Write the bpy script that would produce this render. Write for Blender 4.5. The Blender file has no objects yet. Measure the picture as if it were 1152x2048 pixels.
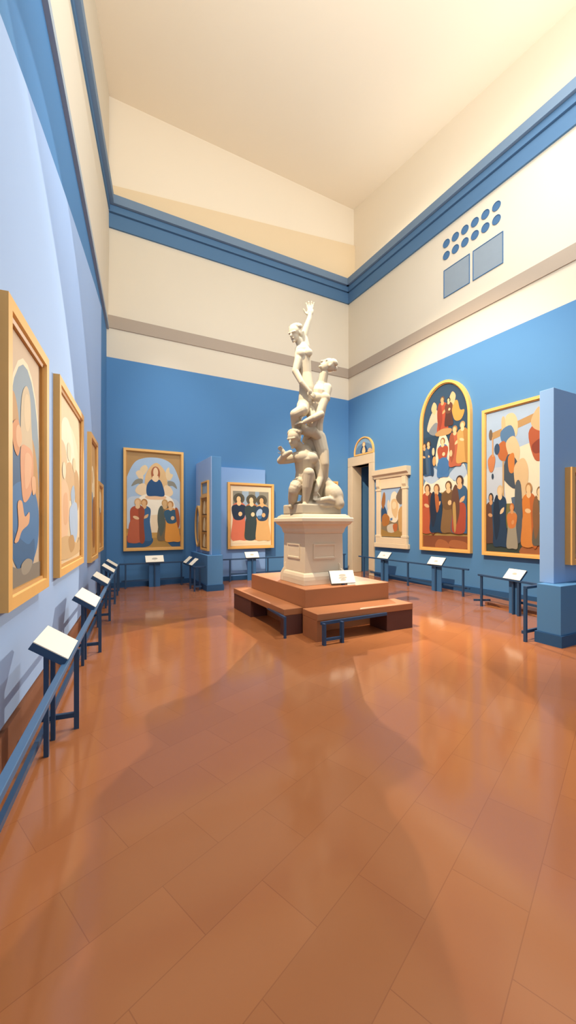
import bpy, bmesh, math, random
from mathutils import Vector, Matrix
random.seed(7)
S = bpy.context.scene
COL = S.collection
PI = math.pi

# ------------------------------------------------------------------ materials
def lin(c):
    return c / 12.92 if c <= 0.04045 else ((c + 0.055) / 1.055) ** 2.4

def rgb(h):
    h = h.lstrip('#')
    return tuple(lin(int(h[i:i + 2], 16) / 255.0) for i in (0, 2, 4))

_M = {}
def mat(h, rough=0.7, var=0.05, scale=3.0, spec=0.25, metal=0.0, bump=0.0):
    """plain painted / plastered / gilded surface with a faint procedural mottling"""
    key = (h, rough, var, scale, spec, metal, bump)
    if key in _M:
        return _M[key]
    m = bpy.data.materials.new('paint_' + h.lstrip('#'))
    m.use_nodes = True
    nt = m.node_tree
    b = nt.nodes['Principled BSDF']
    b.inputs['Roughness'].default_value = rough
    b.inputs['Specular IOR Level'].default_value = spec
    b.inputs['Metallic'].default_value = metal
    r, g, bl = rgb(h)
    if var > 0:
        geo = nt.nodes.new('ShaderNodeNewGeometry')
        no = nt.nodes.new('ShaderNodeTexNoise')
        no.inputs['Scale'].default_value = scale
        no.inputs['Detail'].default_value = 3
        nt.links.new(geo.outputs['Position'], no.inputs['Vector'])
        mix = nt.nodes.new('ShaderNodeMix'); mix.data_type = 'RGBA'
        mix.inputs['A'].default_value = (r * (1 - var), g * (1 - var), bl * (1 - var), 1)
        mix.inputs['B'].default_value = (min(1, r * (1 + var)), min(1, g * (1 + var)), min(1, bl * (1 + var)), 1)
        nt.links.new(no.outputs['Fac'], mix.inputs['Factor'])
        nt.links.new(mix.outputs['Result'], b.inputs['Base Color'])
        if bump:
            bu = nt.nodes.new('ShaderNodeBump')
            bu.inputs['Strength'].default_value = bump
            bu.inputs['Distance'].default_value = 0.01
            nt.links.new(no.outputs['Fac'], bu.inputs['Height'])
            nt.links.new(bu.outputs['Normal'], b.inputs['Normal'])
    else:
        b.inputs['Base Color'].default_value = (r, g, bl, 1)
    _M[key] = m
    return m

BLUE = mat('5383b2', 0.75, 0.03, 0.6, 0.15)
BLUE_LIGHT = mat('82a8da', 0.75, 0.03, 0.6, 0.15)
BLUE_MID = mat('8ab0e0', 0.75, 0.03, 0.6, 0.15)
BLUE_LIT = mat('a0bbe2', 0.75, 0.03, 0.6, 0.15)  # wall blue lightened as if lamplit
CREAM = mat('dacfbb', 0.8, 0.02, 0.6, 0.1)
CREAM_HI = mat('efe1ca', 0.8, 0.02, 0.6, 0.1)
CREAM_SHADE = mat('e6cfab', 0.8, 0.02, 0.6, 0.1)  # cream darkened as if in shade
BAND = mat('ab9c8c', 0.8, 0.03, 0.8, 0.1)
CORN = mat('537699', 0.6, 0.04, 0.8, 0.2)
CORN_HI = mat('7389a0', 0.6, 0.04, 0.8, 0.2)
CORN_LINE = mat('3c5875', 0.6, 0.04, 0.8, 0.2)
SKIRT = mat('2f5680', 0.6, 0.04, 2, 0.2)
SKIRT_BR = mat('8a5a40', 0.5, 0.08, 4, 0.3)
RAIL = mat('2b4a6c', 0.45, 0.05, 6, 0.4)
BOARD_SHADE = mat('3f6b9a', 0.6, 0.05, 3, 0.2)  # dark blue for the boards' shadows
PAPER = mat('f8f0dc', 0.6, 0.02, 5, 0.2)
MARK = mat('b9b2a4', 0.8, 0.0)
GOLD = mat('e6b266', 0.45, 0.05, 5, 0.4)
GOLD_IN = mat('c08c48', 0.45, 0.05, 5, 0.4)
GOLD_LIP = mat('efc47c', 0.45, 0.05, 5, 0.4)
STONE = mat('cdb99c', 0.75, 0.05, 4, 0.2)
STONE_LT = mat('dcc8a8', 0.75, 0.04, 4, 0.2)
PLASTER = mat('bcb09a', 0.7, 0.03, 6, 0.2)
PED = mat('dccdb3', 0.75, 0.05, 3, 0.2)
WOOD = mat('a86f4a', 0.4, 0.06, 2, 0.35)
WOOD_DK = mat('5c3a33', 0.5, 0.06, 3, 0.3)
VENT = mat('4a6f95', 0.6, 0.03, 6, 0.2)
GRILLE = mat('8d99a3', 0.6, 0.04, 6, 0.2)

def floor_material():
    m = bpy.data.materials.new('terracotta_tiles')
    m.use_nodes = True
    nt = m.node_tree; N = nt.nodes; Lk = nt.links
    b = N['Principled BSDF']
    geo = N.new('ShaderNodeNewGeometry')
    mp = N.new('ShaderNodeMapping')
    mp.inputs['Rotation'].default_value = (0, 0, math.radians(-21))
    Lk.new(geo.outputs['Position'], mp.inputs['Vector'])
    br = N.new('ShaderNodeTexBrick')
    br.inputs['Scale'].default_value = 1.0
    br.inputs['Brick Width'].default_value = 0.62
    br.inputs['Row Height'].default_value = 0.31
    br.inputs['Mortar Size'].default_value = 0.0022
    br.inputs['Mortar Smooth'].default_value = 0.3
    br.inputs['Bias'].default_value = 0.0
    br.offset = 0.5
    c1 = rgb('aa6b42'); c2 = rgb('a3663f'); cm = rgb('965c39')
    br.inputs['Color1'].default_value = (*c1, 1)
    br.inputs['Color2'].default_value = (*c2, 1)
    br.inputs['Mortar'].default_value = (*cm, 1)
    Lk.new(mp.outputs['Vector'], br.inputs['Vector'])
    no = N.new('ShaderNodeTexNoise'); no.inputs['Scale'].default_value = 1.3; no.inputs['Detail'].default_value = 4
    Lk.new(geo.outputs['Position'], no.inputs['Vector'])
    ramp = N.new('ShaderNodeMapRange')
    ramp.inputs['To Min'].default_value = 0.92; ramp.inputs['To Max'].default_value = 1.06
    Lk.new(no.outputs['Fac'], ramp.inputs['Value'])
    mul = N.new('ShaderNodeMix'); mul.data_type = 'RGBA'; mul.blend_type = 'MULTIPLY'
    mul.inputs['Factor'].default_value = 1.0
    Lk.new(br.outputs['Color'], mul.inputs['A'])
    Lk.new(ramp.outputs['Result'], mul.inputs['B'])
    Lk.new(mul.outputs['Result'], b.inputs['Base Color'])
    b.inputs['Roughness'].default_value = 0.12
    b.inputs['Specular IOR Level'].default_value = 0.5
    return m
FLOOR = floor_material()

# ------------------------------------------------------------------ mesh helpers
class MB:
    """collects shapes into one mesh, several materials allowed"""
    def __init__(self):
        self.bm = bmesh.new(); self.mats = []
    def mi(self, m):
        if m not in self.mats: self.mats.append(m)
        return self.mats.index(m)
    def face(self, pts, m):
        vs = [self.bm.verts.new(p) for p in pts]
        f = self.bm.faces.new(vs); f.material_index = self.mi(m)
        return f
    def hexa(self, p, m):
        """p: 8 points, bottom ring 0-3, top ring 4-7"""
        v = [self.bm.verts.new(q) for q in p]
        k = self.mi(m)
        for idx in ((3, 2, 1, 0), (4, 5, 6, 7), (0, 1, 5, 4), (1, 2, 6, 5), (2, 3, 7, 6), (3, 0, 4, 7)):
            f = self.bm.faces.new([v[i] for i in idx]); f.material_index = k
        return v
    def box(self, x0, x1, y0, y1, z0, z1, m):
        return self.hexa([(x0, y0, z0), (x1, y0, z0), (x1, y1, z0), (x0, y1, z0),
                          (x0, y0, z1), (x1, y0, z1), (x1, y1, z1), (x0, y1, z1)], m)
    def prism(self, pts, m, axis, a0, a1):
        """extrude a 2D outline along x, y or z"""
        def P(p, t):
            return {'x': (t, p[0], p[1]), 'y': (p[0], t, p[1]), 'z': (p[0], p[1], t)}[axis]
        A = [self.bm.verts.new(P(p, a0)) for p in pts]; B = [self.bm.verts.new(P(p, a1)) for p in pts]
        k = self.mi(m); n = len(pts)
        fs = [self.bm.faces.new(A), self.bm.faces.new(B[::-1])]
        for i in range(n):
            fs.append(self.bm.faces.new([A[i], B[i], B[(i + 1) % n], A[(i + 1) % n]]))
        for f in fs: f.material_index = k
    def bar(self, p, q, w, h, m, up=(0, 0, 1)):
        """rectangular bar from p to q, w wide, h high"""
        p = Vector(p); q = Vector(q); d = (q - p).normalized()
        u = Vector(up)
        if abs(d.dot(u)) > 0.95: u = Vector((0, 1, 0))
        s = d.cross(u).normalized() * (w / 2); t = s.cross(d).normalized() * (h / 2)
        self.hexa([p - s - t, p + s - t, q + s - t, q - s - t, p - s + t, p + s + t, q + s + t, q - s + t], m)
    def rings(self, rings, m, closed=False, cap=True, smooth=False):
        k = self.mi(m); R = [[self.bm.verts.new(p) for p in r] for r in rings]
        n = len(R[0]); rr = len(R)
        for i in range(rr if closed else rr - 1):
            a = R[i]; b = R[(i + 1) % rr]
            for j in range(n):
                f = self.bm.faces.new([a[j], a[(j + 1) % n], b[(j + 1) % n], b[j]]); f.material_index = k; f.smooth = smooth
        if cap and not closed:
            f = self.bm.faces.new(R[0][::-1]); f.material_index = k
            f = self.bm.faces.new(R[-1]); f.material_index = k
    def build(self, name, parent=None, kind=None, bevel=0.0, smooth=False):
        bmesh.ops.recalc_face_normals(self.bm, faces=self.bm.faces[:]) if not getattr(self, 'keep', False) else None
        me = bpy.data.meshes.new(name); self.bm.to_mesh(me); self.bm.free()
        for m in self.mats: me.materials.append(m)
        if smooth:
            for p in me.polygons: p.use_smooth = True
        o = bpy.data.objects.new(name, me); COL.objects.link(o)
        if parent is not None: o.parent = parent
        if kind: o['kind'] = kind
        if bevel:
            bv = o.modifiers.new('soft_edge', 'BEVEL'); bv.width = bevel; bv.segments = 2; bv.limit_method = 'ANGLE'
        return o

def tag(o, label, cat, group=None):
    o['label'] = label; o['category'] = cat
    if group: o['group'] = group
    return o

def thing(name, label, cat, loc, rz=0.0, group=None):
    o = bpy.data.objects.new(name, None); COL.objects.link(o)
    o.empty_display_size = 0.1
    o.location = loc; o.rotation_euler = (0, 0, rz)
    return tag(o, label, cat, group)

def copy_tree(o, parent=None):
    c = o.copy(); COL.objects.link(c)
    if parent is not None: c.parent = parent
    for ch in [x for x in bpy.data.objects if x.parent == o]:
        copy_tree(ch, c)
    return c

# ------------------------------------------------------------------ the room
# back wall runs along x at y = 10.548, side walls splay a little
BC = Vector((0.522, 10.548)); RC = Vector((7.834, 10.548))
def unit(x, y):
    l = math.hypot(x, y); return Vector((x / l, y / l))
DIRS = {'back': (BC, unit(1, 0), Vector((0, -1))),
        'right': (RC, unit(0.157, -6.69), None),
        'left': (BC, unit(-0.1344, -1), None)}
d = DIRS['right'][1]; DIRS['right'] = (RC, d, Vector((d.y, -d.x)))
d = DIRS['left'][1]; DIRS['left'] = (BC, d, Vector((-d.y, d.x)))
def wpt(w, s, off=0.0):
    p, dd, n = DIRS[w]
    q = p + dd * s + n * off
    return q
ROT = {'back': 0.0, 'right': math.atan2(DIRS['right'][1].y, DIRS['right'][1].x),
       'left': math.atan2(-DIRS['left'][1].y, -DIRS['left'][1].x)}
def on_wall(w, s, z, off=0.0):
    q = wpt(w, s, off); return (q.x, q.y, z)

def wall_box(mb, w, s0, s1, z0, z1, m, thick=0.3, off=0.0):
    a, b, c, e = wpt(w, s0, off), wpt(w, s1, off), wpt(w, s1, off - thick), wpt(w, s0, off - thick)
    mb.hexa([(p.x, p.y, z0) for p in (a, b, c, e)] + [(p.x, p.y, z1) for p in (a, b, c, e)], m)

ZB, ZT = 5.70, 8.90                     # top of the blue, top of the cream
LEN = 16.0
mb = MB(); mb.box(-6, 13, -6, 14, -0.25, 0, FLOOR); mb.build('floor', kind='structure')

mb = MB()
wall_box(mb, 'back', -0.6, 8.2, 0, ZB, BLUE); wall_box(mb, 'back', -0.6, 8.2, ZB, 9.7, CREAM)
mb.build('wall_back', kind='structure')
mb = MB(); mb.box(-0.6, 8.6, 10.61, 10.9, 9.64, 13.0, CREAM_HI); mb.build('wall_back_upper', kind='structure')

mb = MB()                                # right wall with the doorway left open
wall_box(mb, 'right', 0.0, 0.238, 0, 3.46, BLUE); wall_box(mb, 'right', 1.07, LEN, 0, 3.46, BLUE)
wall_box(mb, 'right', 0.0, LEN, 3.46, ZB, BLUE); wall_box(mb, 'right', 0.0, LEN, ZB, 9.7, CREAM)
mb.build('wall_right', kind='structure')
mb = MB(); wall_box(mb, 'right', -0.07, LEN, 9.64, 13.0, CREAM_HI, 0.3, -0.27); mb.build('wall_right_upper', kind='structure')

mb = MB(); wall_box(mb, 'left', 0.0, LEN, 0, 6.41, BLUE); mb.build('wall_left', kind='structure')
mb = MB()                                # set-back upper wall on the left, leaning panel below it
L0, L1 = Vector((0.576, 10.52)), Vector((0.576 - 0.1845 * 16, 10.52 - 16))
Ln = unit(1, -0.1845)
def lup(t, off=0.0):
    q = L0.lerp(L1, t) + Ln * off; return q
a0, a1 = wpt('left', 0.0, 0.03), wpt('left', LEN, 0.03)
b0, b1 = lup(0), lup(1)
mb.hexa([(a0.x - .5, a0.y, 6.42), (a1.x - 2.2, a1.y, 6.42), (a1.x, a1.y, 6.42), (a0.x, a0.y, 6.42),
         (b0.x - .5, b0.y, 8.35), (b1.x - .6, b1.y, 8.35), (b1.x, b1.y, 8.35), (b0.x, b0.y, 8.35)], CREAM)
mb.hexa([(b0.x - .5, b0.y, 8.35), (b1.x - .6, b1.y, 8.35), (b1.x, b1.y, 8.35), (b0.x, b0.y, 8.35),
         (b0.x - .5, b0.y, 13), (b1.x - .6, b1.y, 13), (b1.x, b1.y, 13), (b0.x, b0.y, 13)], CREAM)
mb.build('wall_left_upper', kind='structure')
# lighter sheet in place of lamplight on the left wall, curved top edge
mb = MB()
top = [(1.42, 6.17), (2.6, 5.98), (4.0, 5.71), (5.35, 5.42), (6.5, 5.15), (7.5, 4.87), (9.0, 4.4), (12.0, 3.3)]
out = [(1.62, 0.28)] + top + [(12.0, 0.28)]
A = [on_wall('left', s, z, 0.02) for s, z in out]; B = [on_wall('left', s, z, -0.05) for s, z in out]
mb.face(A, BLUE_LIT)
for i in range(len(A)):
    j = (i + 1) % len(A); mb.face([A[i], A[j], B[j], B[i]], BLUE_LIT)
mb.build('wall_left_lit', kind='structure')

mb = MB()
mb.hexa([(-4, 10.9, 12.22), (9, 10.9, 12.22), (9, 2.2, 11.2), (-4, 2.2, 11.2),
         (-4, 10.9, 12.6), (9, 10.9, 12.6), (9, 2.2, 11.6), (-4, 2.2, 11.6)], CREAM_HI)
mb.box(-6, 9.5, -6, 2.2, 11.2, 11.6, CREAM_HI)
mb.build('ceiling', kind='structure')

# bands, ledge, cornices
def strip(name, pieces):
    """pieces: wall, s0, s1, z0, z1, projection, material"""
    mb = MB()
    for w, s0, s1, z0, z1, pr, m in pieces: wall_box(mb, w, s0, s1, z0, z1, m, pr + 0.05, pr)
    return mb.build(name, kind='structure')
strip('trim_1', [('back', 0, 7.4, 6.42, 6.73, 0.03, BAND), ('right', 0, LEN, 6.42, 6.73, 0.03, BAND)])
prof = [(8.88, 9.22, 0.05, CORN), (9.22, 9.245, 0.035, CORN_LINE), (9.245, 9.40, 0.09, CORN),
        (9.40, 9.425, 0.075, CORN_LINE), (9.425, 9.64, 0.15, CORN_HI)]
strip('trim_2', [('back', 0, 7.4, z0, z1, p, m) for z0, z1, p, m in prof])
strip('trim_3', [('right', 0, LEN, z0, z1, p, m) for z0, z1, p, m in prof])
mb = MB()
for z0, z1, p, m in ((9.27, 9.42, 0.03, CORN), (9.42, 9.64, 0.12, CORN_HI)):
    q = [lup(0, p), lup(1, p), lup(1, -.1), lup(0, -.1)]
    mb.hexa([(v.x, v.y, z0) for v in q] + [(v.x, v.y, z1) for v in q], m)
mb.build('trim_4', kind='structure')
mb = MB(); wall_box(mb, 'left', 0.0, LEN, 6.38, 6.50, mat('a3aeb6', .7, .03, 1), 0.4, 0.055); mb.build('trim_5', kind='structure')
# darker strip above the back cornice with the shadow there put into its colour
mb = MB(); mb.prism([(0.4, 9.6), (8.2, 9.6), (8.2, 10.95), (0.4, 9.93)], CREAM_SHADE, 'y', 10.55, 10.65)
mb.build('shade_strip_back', kind='structure')

# baseboards
strip('baseboard_back', [('back', 0, 7.3, 0, 0.13, 0.02, SKIRT)])
strip('baseboard_right', [('right', 1.3, LEN, 0, 0.14, 0.03, SKIRT)])
strip('baseboard_left', [('left', 0, 12.0, 0, 0.25, 0.035, SKIRT_BR)])
mb = MB(); mb.box(7.06, 7.95, 3.4, 5.02, 0, 0.05, SKIRT_BR); mb.build('trim_7', kind='structure')

# light display panel on the back wall
mb = MB(); mb.box(2.99, 4.75, 10.45, 10.56, 0, 3.17, BLUE_LIGHT); mb.build('wall_back_panel', kind='structure')
mb = MB(); mb.box(2.99, 4.75, 10.42, 10.46, 0, 0.12, SKIRT); mb.build('baseboard_back_panel', kind='structure')

# pier on the left and partition on the right, each on a plinth
mb = MB(); mb.box(2.6, 2.98, 9.0, 10.56, 0.14, 0.845, BLUE); mb.box(2.745, 2.98, 9.13, 10.56, 0.845, 3.22, BLUE); mb.box(2.73, 2.745, 9.13, 10.56, 0.845, 3.22, BLUE_LIT)  # thin lighter board paints the light on the pier's left face
pier = mb.build('wall_pier', kind='structure', bevel=0.006)
mb = MB(); mb.box(2.58, 3.0, 8.98, 10.56, 0, 0.14, SKIRT); mb.build('baseboard_pier', kind='structure')
mb = MB(); mb.box(5.44, 8.0, 2.80, 3.10, 0.15, 0.79, BLUE); mb.box(5.6, 8.0, 2.97, 3.155, 0.79, 3.43, BLUE_MID)
mb.build('wall_partition', kind='structure', bevel=0.006)
mb = MB(); mb.box(5.42, 8.0, 2.78, 3.12, 0, 0.15, SKIRT); mb.build('baseboard_partition', kind='structure')

# doorway: stone surround and the blue passage behind it
mb = MB()
wall_box(mb, 'right', 0.02, 0.25, 0, 3.46, STONE, 0.40, 0.05)
wall_box(mb, 'right', 1.06, 1.29, 0, 3.46, STONE, 0.40, 0.05)
wall_box(mb, 'right', 0.02, 1.29, 3.46, 3.76, STONE, 0.40, 0.05)
mb.build('door_1', kind='structure', bevel=0.01)
mb = MB()
mb.box(8.2, 10.2, 10.4, 10.6, 0, 3.6, BLUE); mb.box(10.2, 10.4, 8.6, 10.6, 0, 3.6, BLUE)
mb.box(8.2, 10.2, 8.6, 8.8, 0, 3.6, BLUE); mb.box(8.2, 10.4, 8.6, 10.6, 3.6, 3.8, BLUE)
mb.build('wall_passage', kind='structure')

# ------------------------------------------------------------------ frames and canvases
def offset_in(pts, d_):
    n = len(pts); out = []
    for i in range(n):
        p0, p1, p2 = Vector(pts[i - 1]), Vector(pts[i]), Vector(pts[(i + 1) % n])
        e1, e2 = (p1 - p0).normalized(), (p2 - p1).normalized()
        n1, n2 = Vector((-e1.y, e1.x)), Vector((-e2.y, e2.x))
        b_ = (n1 + n2); b_ = b_ / max(0.2, b_.dot(n1)) if b_.length > 1e-6 else n1
        q = p1 + b_ * d_; out.append((q.x, q.y))
    return out

def rect_outline(w, h):
    return [(-w / 2, 0), (w / 2, 0), (w / 2, h), (-w / 2, h)]
def arch_outline(w, h, n=28, rise=None):
    r = rise or w / 2
    pts = [(-w / 2, 0), (w / 2, 0)]
    for i in range(n + 1):
        a = PI * i / n
        pts.append((w / 2 * math.cos(a), h - r + r * math.sin(a)))
    return pts
def oval_outline(w, h, n=40):
    return [(w / 2 * math.cos(2 * PI * i / n), h / 2 + h / 2 * math.sin(2 * PI * i / n)) for i in range(n)]

def frame_mesh(outline, fw, depth, parent, m=GOLD, lip=GOLD_LIP, name='frame', inner=GOLD_IN):
    """gilded moulding: back, outer face, flat front, stepped inner lip. local y points into the wall"""
    o0 = outline; o1 = offset_in(outline, fw * 0.72); o2 = offset_in(outline, fw * 0.76); o3 = offset_in(outline, fw)
    mb = MB()
    def ring(o, y): return [(p[0], y, p[1]) for p in o]
    seq = [(ring(o0, 0), m), (ring(o0, -depth), m), (ring(o1, -depth), lip), (ring(o2, -depth * 0.78), inner),
           (ring(o3, -depth * 0.72), inner), (ring(o3, 0), m)]
    R = [[mb.bm.verts.new(p) for p in r] for r, _ in seq]
    n = len(outline)
    for i in range(len(R)):
        a, b = R[i], R[(i + 1) % len(R)]; k = mb.mi(seq[i][1])
        for j in range(n):
            f = mb.bm.faces.new([a[j], a[(j + 1) % n], b[(j + 1) % n], b[j]]); f.material_index = k
    return mb.build(name, parent), o3

def catmull(pts, sub=5):
    n = len(pts); out = []
    for i in range(n):
        p0, p1, p2, p3 = [Vector(pts[(i + k) % n]) for k in (-1, 0, 1, 2)]
        for j in range(sub):
            t = j / sub
            q = 0.5 * ((2 * p1) + (p2 - p0) * t + (2 * p0 - 5 * p1 + 4 * p2 - p3) * t * t + (3 * p1 - p0 - 3 * p2 + p3) * t ** 3)
            out.append((q.x, q.y))
    return out

def clip_convex(poly, clip):
    """Sutherland-Hodgman against a counter-clockwise convex outline"""
    out = poly
    n = len(clip)
    for i in range(n):
        a, b = clip[i], clip[(i + 1) % n]
        if abs(a[0] - b[0]) + abs(a[1] - b[1]) < 1e-9: continue
        def side(p): return (b[0] - a[0]) * (p[1] - a[1]) - (b[1] - a[1]) * (p[0] - a[0])
        inp = out; out = []
        for k in range(len(inp)):
            p, q = inp[k - 1], inp[k]
            sp, sq = side(p), side(q)
            if (sp >= 0) != (sq >= 0):
                t = sp / (sp - sq); out.append((p[0] + (q[0] - p[0]) * t, p[1] + (q[1] - p[1]) * t))
            if sq >= 0: out.append(q)
        if len(out) < 3: return []
    return out

def toned(h, k):
    """the same pigment, darkened evenly by k"""
    return ''.join('%02x' % max(0, min(255, round(int(h.lstrip('#')[i:i + 2], 16) * k))) for i in (0, 2, 4))

def canvas(outline, ground, shapes, parent, y=-0.02, name='canvas', tone=1.0):
    """one mesh: painted ground plus flat painted shapes. shapes use x,y in 0..1 from the top left of the outline's box"""
    xs = [p[0] for p in outline]; zs = [p[1] for p in outline]
    x0, x1, z0, z1 = min(xs), max(xs), min(zs), max(zs); w, h = x1 - x0, z1 - z0
    mb = MB(); mb.keep = True
    ground = toned(ground, tone)
    mb.face([(p[0], y, p[1]) for p in outline], mat(ground, 0.6, 0.05, 5))
    mb.face([(p[0], y + 0.012, p[1]) for p in outline][::-1], mat(ground, 0.6, 0.05, 5))
    n = len(outline)
    for i in range(n):
        p, q = outline[i], outline[(i + 1) % n]
        mb.face([(p[0], y + .012, p[1]), (q[0], y + .012, q[1]), (q[0], y, q[1]), (p[0], y, p[1])], mat(ground, 0.6, 0.05, 5))
    for k, sh in enumerate(shapes):
        c, kind = sh[0], sh[1]
        if kind == 'e':
            cx, cy, rx, ry = sh[2:6]; rot = sh[6] if len(sh) > 6 else 0
            ry_ = ry
            pts = []
            for i in range(22):
                a = 2 * PI * i / 22
                u, v = rx * w * math.cos(a), ry_ * h * math.sin(a)
                ca, sa = math.cos(rot), math.sin(rot)
                pts.append((cx + (u * ca - v * sa) / w, cy + (u * sa + v * ca) / h))
        elif kind == 'b': pts = catmull(sh[2])
        else: pts = sh[2]
        P = [(x0 + p[0] * w, z1 - p[1] * h) for p in pts]
        ar = sum(P[i][0] * P[(i + 1) % len(P)][1] - P[(i + 1) % len(P)][0] * P[i][1] for i in range(len(P)))
        if ar < 0: P = P[::-1]
        P = clip_convex(P, outline)
        Q = []
        for p in P:
            if not Q or abs(p[0] - Q[-1][0]) + abs(p[1] - Q[-1][1]) > 1e-5: Q.append(p)
        if len(Q) > 2 and abs(Q[0][0] - Q[-1][0]) + abs(Q[0][1] - Q[-1][1]) < 1e-5: Q.pop()
        if len(Q) < 3: continue
        mb.face([(p[0], y - 0.0004 * (k + 1), p[1]) for p in Q], mat(toned(c, tone), 0.6, 0.05, 5))
    return mb.build(name, parent)

SK, SK2, SK3 = 'e9c394', 'd8a76f', 'f3d9b2'
def fig(x, y, h, ar, robe, mantle, hair='6b4a35', skin=SK, lean=0.0, pose=0, low=None, halo=None):
    """a plain robed figure of height h (0..1 of the canvas), ar = canvas height / width"""
    def X(u): return x + u * h * ar
    def Y(v): return y + v * h
    def l(v): return lean * v
    s = []
    if halo: s.append((halo, 'e', X(l(.9)), Y(.08), .13 * h * ar, .12 * h))
    s.append((robe, 'b', [(X(-.05 + l(.8)), Y(.17)), (X(.06 + l(.8)), Y(.17)), (X(.15 + l(.7)), Y(.26)), (X(.14 + l(.4)), Y(.55)), (X(.19), Y(.97)), (X(.02), Y(1.0)), (X(-.18), Y(.97)), (X(-.14 + l(.4)), Y(.55)), (X(-.15 + l(.7)), Y(.26))]))
    if low: s.append((low, 'b', [(X(-.12 + l(.4)), Y(.5)), (X(.10 + l(.4)), Y(.5)), (X(.12), Y(.8)), (X(.08), Y(1.0)), (X(-.15), Y(.99)), (X(-.16), Y(.75))]))
    if pose == 0:
        s.append((mantle, 'b', [(X(.02 + l(.8)), Y(.18)), (X(.15 + l(.7)), Y(.25)), (X(.15 + l(.4)), Y(.55)), (X(.19), Y(.97)), (X(.09), Y(.99)), (X(.05 + l(.4)), Y(.55))]))
        s.append((skin, 'e', X(-.02 + l(.5)), Y(.44), .07 * h * ar, .035 * h, 0.4))
    elif pose == 1:
        s.append((mantle, 'b', [(X(-.06 + l(.8)), Y(.17)), (X(-.15 + l(.7)), Y(.25)), (X(-.17 + l(.4)), Y(.55)), (X(-.10), Y(.9)), (X(.0 + l(.4)), Y(.6))]))
        s.append((skin, 'b', [(X(.02 + l(.5)), Y(.4)), (X(.10 + l(.5)), Y(.36)), (X(.08 + l(.5)), Y(.44)), (X(.0 + l(.5)), Y(.47))]))
    else:
        s.append((mantle, 'b', [(X(-.15 + l(.7)), Y(.24)), (X(.15 + l(.7)), Y(.24)), (X(.12 + l(.4)), Y(.5)), (X(-.02 + l(.4)), Y(.56)), (X(-.13 + l(.4)), Y(.5))]))
        s.append((skin, 'e', X(.03 + l(.5)), Y(.42), .045 * h * ar, .05 * h, 0.2))
    s.append((hair, 'e', X(l(.9)), Y(.085), .075 * h * ar, .09 * h))
    s.append((skin, 'b', [(X(-.03 + l(.85)), Y(.13)), (X(.03 + l(.85)), Y(.13)), (X(.05 + l(.8)), Y(.2)), (X(.0 + l(.8)), Y(.24)), (X(-.05 + l(.8)), Y(.2))]))
    s.append((skin, 'e', X(-.008 + l(.9)), Y(.095), .048 * h * ar, .066 * h))
    return s

def picture(w_, s_mid, z0, wid, hei, label, shapes, ground, fw=0.09, depth=0.08, outline='rect', rise=None, mount=None, cat='painting', group=None, off=0.0, tone=1.0):
    q = on_wall(w_, s_mid, z0, off)
    t = thing('painting', label, cat, q, ROT[w_], group)
    o = {'rect': lambda: rect_outline(wid, hei), 'arch': lambda: arch_outline(wid, hei, rise=rise), 'oval': lambda: oval_outline(wid, hei)}[outline]()
    fr, inner = frame_mesh(o, fw, depth, t)
    canvas(inner, ground, shapes, t, y=-depth * 0.5, tone=tone)
    return t

# --- left wall, nearest the camera first
sh = [('f6e6c6', 'e', .52, .50, .50, .44), ('8fa3b2', 'e', .52, .50, .47, .415),
      ('c89a63', 'b', [(.05, .30), (.2, .24), (.33, .33), (.3, .47), (.1, .45)]),
      ('c9995f', 'b', [(.70, .38), (.88, .45), (.97, .62), (.9, .74), (.72, .66)]),
      ('3f6690', 'b', [(.04, .38), (.2, .36), (.36, .44), (.45, .62), (.3, .68), (.04, .6)]),
      ('4a7db2', 'b', [(.10, .64), (.36, .58), (.72, .58), (.95, .68), (.93, .84), (.72, .93), (.52, .95), (.26, .92), (.06, .80)]),
      ('3f6a98', 'b', [(.06, .76), (.3, .80), (.6, .84), (.8, .82), (.78, .92), (.52, .955), (.26, .92)]),
      ('d9c4a0', 'b', [(.40, .24), (.54, .165), (.66, .20), (.70, .32), (.76, .46), (.66, .47), (.5, .44), (.38, .44)]),
      ('e6cfa6', 'e', .57, .275, .10, .08), ('e9a87f', 'b', [(.38, .44), (.56, .42), (.74, .44), (.76, .54), (.68, .62), (.46, .66), (.38, .56)]),
      ('f0bb92', 'b', [(.5, .46), (.7, .46), (.66, .56), (.5, .6)]),
      ('dd9863', 'b', [(.16, .37), (.3, .34), (.38, .40), (.30, .48), (.18, .45)]), ('edbb8c', 'e', .32, .40, .08, .045),
      ('eeb98c', 'b', [(.7, .55), (.82, .54), (.84, .60), (.74, .62)]),
      ('eab286', 'b', [(.28, .67), (.4, .66), (.48, .72), (.62, .70), (.6, .75), (.4, .78), (.3, .82), (.2, .82), (.3, .76)]),
      ('8c8378', 'p', [(0, .90), (.3, .93), (1, .93), (1, 1), (0, 1)]), ('a49a8a', 'b', [(.38, .92), (.55, .90), (.72, .92), (.6, .96), (.42, .96)])]
picture('left', 7.14, 1.05, 1.08, 1.98, 'tall gold framed painting of a blue robed figure in an oval, nearest the camera',
        sh, 'd9c0a2', 0.11, 0.10, tone=.92)
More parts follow.
